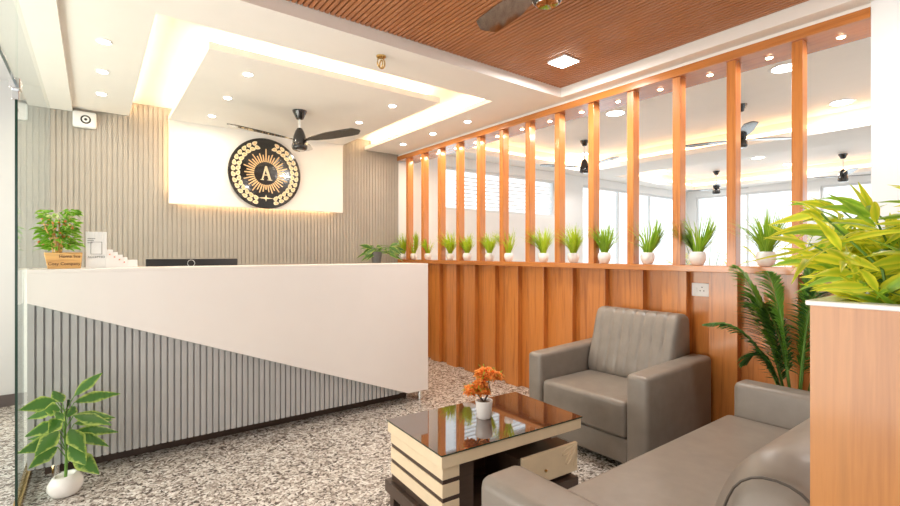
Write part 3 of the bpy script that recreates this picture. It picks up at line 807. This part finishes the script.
for (a, z) in prof + prof[:1]:
    d = Vector((ca - a, cz - z)); d.normalize(); pts.append((1.094 - ox, a + d.x * .042 - oy, z + d.y * .036))
tube(b, pts, .003, 6); OBJ('piping', b, 'piping', so, smooth=60)
for lx, ly in ((.98, .30), (.98, .99), (2.62, .30), (2.62, .98)):
    b = bb(); lathe(b, [(.02, 0), (.024, .046)], (lx - ox, ly - oy, 0), n=16); OBJ('leg', b, 'blackplastic', so)

# ------------------------------------------------------------------ coffee table
ct = thing('coffee_table', 'low cream and dark brown coffee table with a reflective brown glass top', 'coffee table', (1.482, 1.685, 0), math.radians(-3.6))
hx, hy = .399, .240
b = bb(); box(b, -hx + .004, hx - .004, -hy + .004, hy - .004, .362, .412); OBJ('top_frame', b, 'cream', ct, bevel=.002)
b = bb(); box(b, -hx, hx, -hy, hy, .4125, .4185); OBJ('glass_top', b, 'tableglass', ct)
b = bb(); e = .0006
for q in ((-hx - e, hx + e, -hy - e, -hy - .0001), (-hx - e, hx + e, hy + .0001, hy + e), (-hx - e, -hx - .0001, -hy, hy), (hx + .0001, hx + e, -hy, hy)):
    box(b, *q, .4127, .4183)
OBJ('glass_rim', b, 'glassedge', ct)
x0, x1, y0, y1 = -hx + .014, -hx + .095, -hy + .015, hy - .015
b = bb(); z = .36
for k in range(3):
    box(b, x0, x1, y0, y1, z - .048 - (.004 if k else 0), z); z -= .048 + .004 * (k > 0) + .019
OBJ('striped_side', b, 'cream', ct, bevel=.0015)
b = bb(); box(b, x0 + .004, x1 - .003, y0 + .004, y1 - .004, .14, .36); OBJ('side_core', b, 'wenge', ct)
b = bb(); box(b, -hx - .008, hx - .03, -hy - .004, hy + .004, .085, .14); OBJ('plinth_or_shade_block', b, 'wenge', ct, bevel=.003)
b = bb(); box(b, x1, hx - .06, .03, hy - .03, .14, .362); OBJ('back_panel', b, 'wenge', ct)
b = bb(); box(b, x1 - .003, x1 + .08, -hy + .03, .03, .14, .362); OBJ('inner_panel', b, 'wenge', ct)
b = bb(); box(b, .02, hx - .045, -hy + .03, .03, .145, .29); OBJ('drawer_box', b, 'wenge', ct)
dr = bb(); box(dr, .03, hx - .02, -hy + .012, -hy + .028, .162, .297); dro = OBJ('drawer', dr, 'cream', ct, bevel=.002)
kb = bb(); lathe(kb, [(.005, 0), (.007, .008), (.001, .012)], n=12)
for v_ in kb.verts: v_.co = Vector((v_.co.x + .165, -v_.co.z - hy + .012, v_.co.y + .215))
OBJ('knob', kb, 'brass', dro, smooth=60)
cv = bb()
for ang, L_ in ((196, .10), (228, .105), (262, .10)):
    a = math.radians(ang); cx_, cz_ = hx - .027, .288
    dv = Vector((math.cos(a), math.sin(a))); nv = Vector((-dv.y, dv.x)); pts = []
    for q in range(21):
        t = q / 20 * 2 * PI; lx = (1 - math.cos(t)) / 2; ly = math.sin(t) * .16 * (lx ** .7)
        P = Vector((cx_, cz_)) + dv * lx * L_ + nv * ly * L_; pts.append((P.x, -hy + .0115, P.y))
    tube(cv, pts, .0028, 6)
OBJ('carved_leaf', cv, 'cream', dro, smooth=60)
for lx in (-hx + .03, hx - .07):
    for ly in (-hy + .03, hy - .03):
        b = bb(); box(b, lx - .018, lx + .018, ly - .018, ly + .018, 0, .085); OBJ('leg', b, 'wenge', ct)
b = bb(); box(b, .20, .24, -hy + .01, -hy + .03, .352, .362); OBJ('catch', b, 'chrome', ct)

# flowers on the table
fp = thing('flower_pot', 'small white pot of orange artificial blossom on the coffee table', 'potted plant', (1.478, 1.69, .4186))
b = bb(); lathe(b, [(.030, 0), (.033, .003), (.041, .078), (.041, .084), (.037, .084), (.035, .07)], n=28); OBJ('pot', b, 'ceramic', fp, smooth=50)
b = bb(); lathe(b, [(.001, .072), (.036, .072)], n=20, cap=False); OBJ('soil', b, 'soil', fp)
cr, cl = Vector((.80, -.60, 0)), None
def RV(a, z, d=0): return (a * .80 + d * .6, -a * .60 + d * .8, z)
b = bb(); tube(b, [RV(0, .07), RV(.012, .10), RV(.03, .125), RV(.018, .19)], .005, 7, .003); tube(b, [RV(.0, .075), RV(-.02, .10), RV(-.045, .14)], .005, 7, .003)
OBJ('branch', b, 'twig', fp, smooth=60)
fb = bb(); gb = bb()
def cluster(c, rad, n, zr=.7):
    for i in range(n):
        v_ = Vector((R.gauss(0, 1), R.gauss(0, 1), R.gauss(0, 1))).normalized() * rad * R.uniform(.5, 1)
        v_.z *= zr; p = Vector(c) + v_
        for k in range(5):
            leaf(fb, p, 2 * PI * k / 5 + R.uniform(0, 1), R.uniform(-.2, .9), R.uniform(.013, .022), .018, .4, .3, 4, R.uniform(-1, 1))
    for i in range(n // 2):
        a = R.uniform(0, 2 * PI)
        leaf(gb, Vector(c) + Vector((math.cos(a), math.sin(a), R.uniform(-.4, .8))) * rad * .7, a, R.uniform(-.3, 1), .026, .006, .3, .2, 4)
cluster(RV(.012, .205), .052, 110); cluster(RV(-.02, .145), .042, 70); cluster(RV(-.062, .13), .034, 50); cluster(RV(.06, .20), .028, 34); cluster(RV(.0, .125), .03, 30)
OBJ('blossom', fb, 'orange', fp, recalc=False); OBJ('sprigs', gb, 'bamboog', fp, recalc=False)

# ------------------------------------------------------------------ palm behind the sofa
pm = thing('potted_palm', 'dark green feathery palm standing in the corner behind the sofa arm', 'potted plant', (2.86, .86, 0))
b = bb(); lathe(b, [(.085, 0), (.12, .22), (.128, .22), (.128, .25), (.115, .25), (.11, .2)], n=28); OBJ('pot', b, 'ceramic', pm, smooth=40)
b = bb(); lathe(b, [(.001, .205), (.112, .205)], n=24, cap=False); OBJ('soil', b, 'soil', pm)
def frond(stb, lfb, pts, L, n=26, w_=.012, start=.3):
    P0, P1, P2 = [Vector(p) for p in pts]; C = []
    for i in range(25):
        t = i / 24; C.append((1 - t) ** 2 * P0 + 2 * t * (1 - t) * P1 + t * t * P2)
    tube(stb, C, .006, 6, .0015)
    for i in range(n):
        t = start + (1 - start) * i / (n - 1); x = t * 24; k = min(int(x), 23); p = C[k].lerp(C[k + 1], x - k)
        d = (C[k + 1] - C[k]).normalized(); s = d.cross(Vector((0, 0, 1)));
        if s.length < .1: s = d.cross(Vector((.6, -.8, 0)))
        s.normalize()
        ln = L * math.sin(PI * (.18 + .80 * (i / (n - 1)))) ** .8
        for sg in (-1, 1):
            v_ = (s * sg * .85 + d * .75 + Vector((0, 0, -.12 + R.uniform(-.12, .12)))).normalized()
            az = math.atan2(v_.y, v_.x); el = math.asin(max(-1, min(1, v_.z)))
            leaf(lfb, p, az, el, ln * R.uniform(.9, 1.1), w_, .25, .3, 4, R.uniform(-.4, .4))
sb = bb(); fb = bb(); fb2 = bb()
base = (0, 0, .2)
def W(x, y, z): return (x - 2.86, y - .86, z)
for k, (mid, tip, L_, tgt) in enumerate([
    (W(2.80, .98, .92), W(2.72, 1.25, .80), .085, 0), (W(2.84, .98, 1.0), W(2.84, 1.14, 1.13), .16, 1),
    (W(2.88, .92, .95), W(2.90, 1.06, .92), .17, 0), (W(2.80, .90, 1.0), W(2.84, .98, 1.10), .15, 1), (W(2.86, .80, .95), W(2.86, .80, 1.16), .15, 1),
    (W(2.80, .95, .85), W(2.80, 1.08, .60), .11, 0), (W(2.92, .98, .8), W(2.93, 1.12, .98), .16, 0),
    (W(2.75, .80, .95), W(2.72, .72, 1.05), .14, 0), (W(2.92, .75, .95), W(2.9, .66, .98), .13, 0)]):
    frond(sb, fb2 if tgt else fb, [base, mid, tip], L_ * 1.15, 64, .016)
for q_ in (sb, fb, fb2):
    for v_ in q_.verts:
        v_.co.x = min(v_.co.x, .168 - R.random() * .004)
OBJ('stalks', sb, 'stem', pm, smooth=60); OBJ('dark_fronds', fb, 'palm', pm, recalc=False); OBJ('light_fronds', fb2, 'palml', pm, recalc=False)

# pale palms in the room beyond
for lab, x, y, hh in (('yellow green palm beyond the partition, seen behind the second ledge plant', 3.85, 1.75, 1.30), ('yellow green palm beyond the partition, seen behind the first ledge plant', 4.35, 1.38, 1.42)):
    t = thing('areca_palm', lab, 'potted plant', (x, y, 0))
    b = bb(); lathe(b, [(.09, 0), (.13, .3), (.12, .3), (.11, .25)], n=24); OBJ('pot', b, 'ceramic', t, smooth=40)
    sb = bb(); fb = bb()
    for k in range(7):
        a = k * .9 + .3; frond(sb, fb, [(0, 0, .2), (.08 * math.cos(a), .08 * math.sin(a), hh * .8), (.28 * math.cos(a), .28 * math.sin(a), hh - .08 * (k % 3))], .14, 18, .012, .5)
    OBJ('stalks', sb, 'stem', t); OBJ('fronds', fb, 'bamboo', t, recalc=False)

# ------------------------------------------------------------------ foreground planter
pl = thing('planter', 'tall orange teak planter box with a cream rim at the right edge', 'planter', (.68, .19, 0))
b = bb(); ph = 1.138; w1, w2 = .34, .72
box(b, 0, .018, -w2, 0, 0, ph); box(b, w1 - .018, w1, -w2, 0, 0, ph); box(b, .018, w1 - .018, -.018, 0, 0, ph); box(b, .018, w1 - .018, -w2, -w2 + .018, 0, ph)
OBJ('timber_casing', b, 'planterwood', pl)
b = bb(); e = .004
box(b, -e, .022, -w2 - e, e, ph, ph + .006); box(b, w1 - .022, w1 + e, -w2 - e, e, ph, ph + .006); box(b, .022, w1 - .022, -.022, e, ph, ph + .006); box(b, .022, w1 - .022, -w2 - e, -w2 + .022, ph, ph + .006)
OBJ('rim', b, 'ceramic', pl, bevel=.0015)
b = bb(); box(b, .019, w1 - .019, -w2 + .019, -.019, 1.02, 1.085); OBJ('soil', b, 'soil', pl)
bm1 = thing('bamboo_plant', 'bright yellow green bamboo leaves spilling over the teak planter', 'plant', (.85, .06, 1.085))
sb = bb(); f1 = bb(); f2 = bb()
for i in range(64):
    x = R.uniform(-.13, .14); y = R.uniform(-.18, .10); hgt = R.uniform(.07, .18) + .28 * max(0, x)
    lx = R.uniform(-.10, .03); ly = R.uniform(0, .11)
    tp = Vector((x + lx, y + ly, hgt)); b0 = Vector((x, y, -.005)); md = (b0 + tp) / 2 + Vector((-lx * .3, -ly * .3, .015))
    if Vector((tp.x + .85, tp.y + .06, 0)).length < .40: continue
    tube(sb, [b0, md, tp], .0022, 6, .0012)
    for k in range(28):
        u = .35 + .65 * k / 27; p = b0.lerp(tp, u)
        a = R.uniform(0, 2 * PI) if k % 2 == 0 else R.uniform(PI * .5, PI * 1.1)
        L_ = R.uniform(.05, .088); el = R.uniform(-.3, .9); dr_ = R.uniform(.1, .4)
        q = p + Vector((math.cos(a), math.sin(a), 0)) * L_
        if (q.x < -.165 or q.y > .12) and p.z + L_ * (math.sin(el) - dr_) < .058: continue
        leaf(f1 if R.random() < .74 else f2, p, a, el, L_, R.uniform(.010, .016), dr_, .2, 6, R.uniform(-.8, .8), pk=.3, face=(-.8, -.1, .55))
OBJ('stems', sb, 'stem', bm1); OBJ('yellow_leaves', f1, 'bamboo', bm1, recalc=False); OBJ('green_leaves', f2, 'bamboog', bm1, recalc=False)
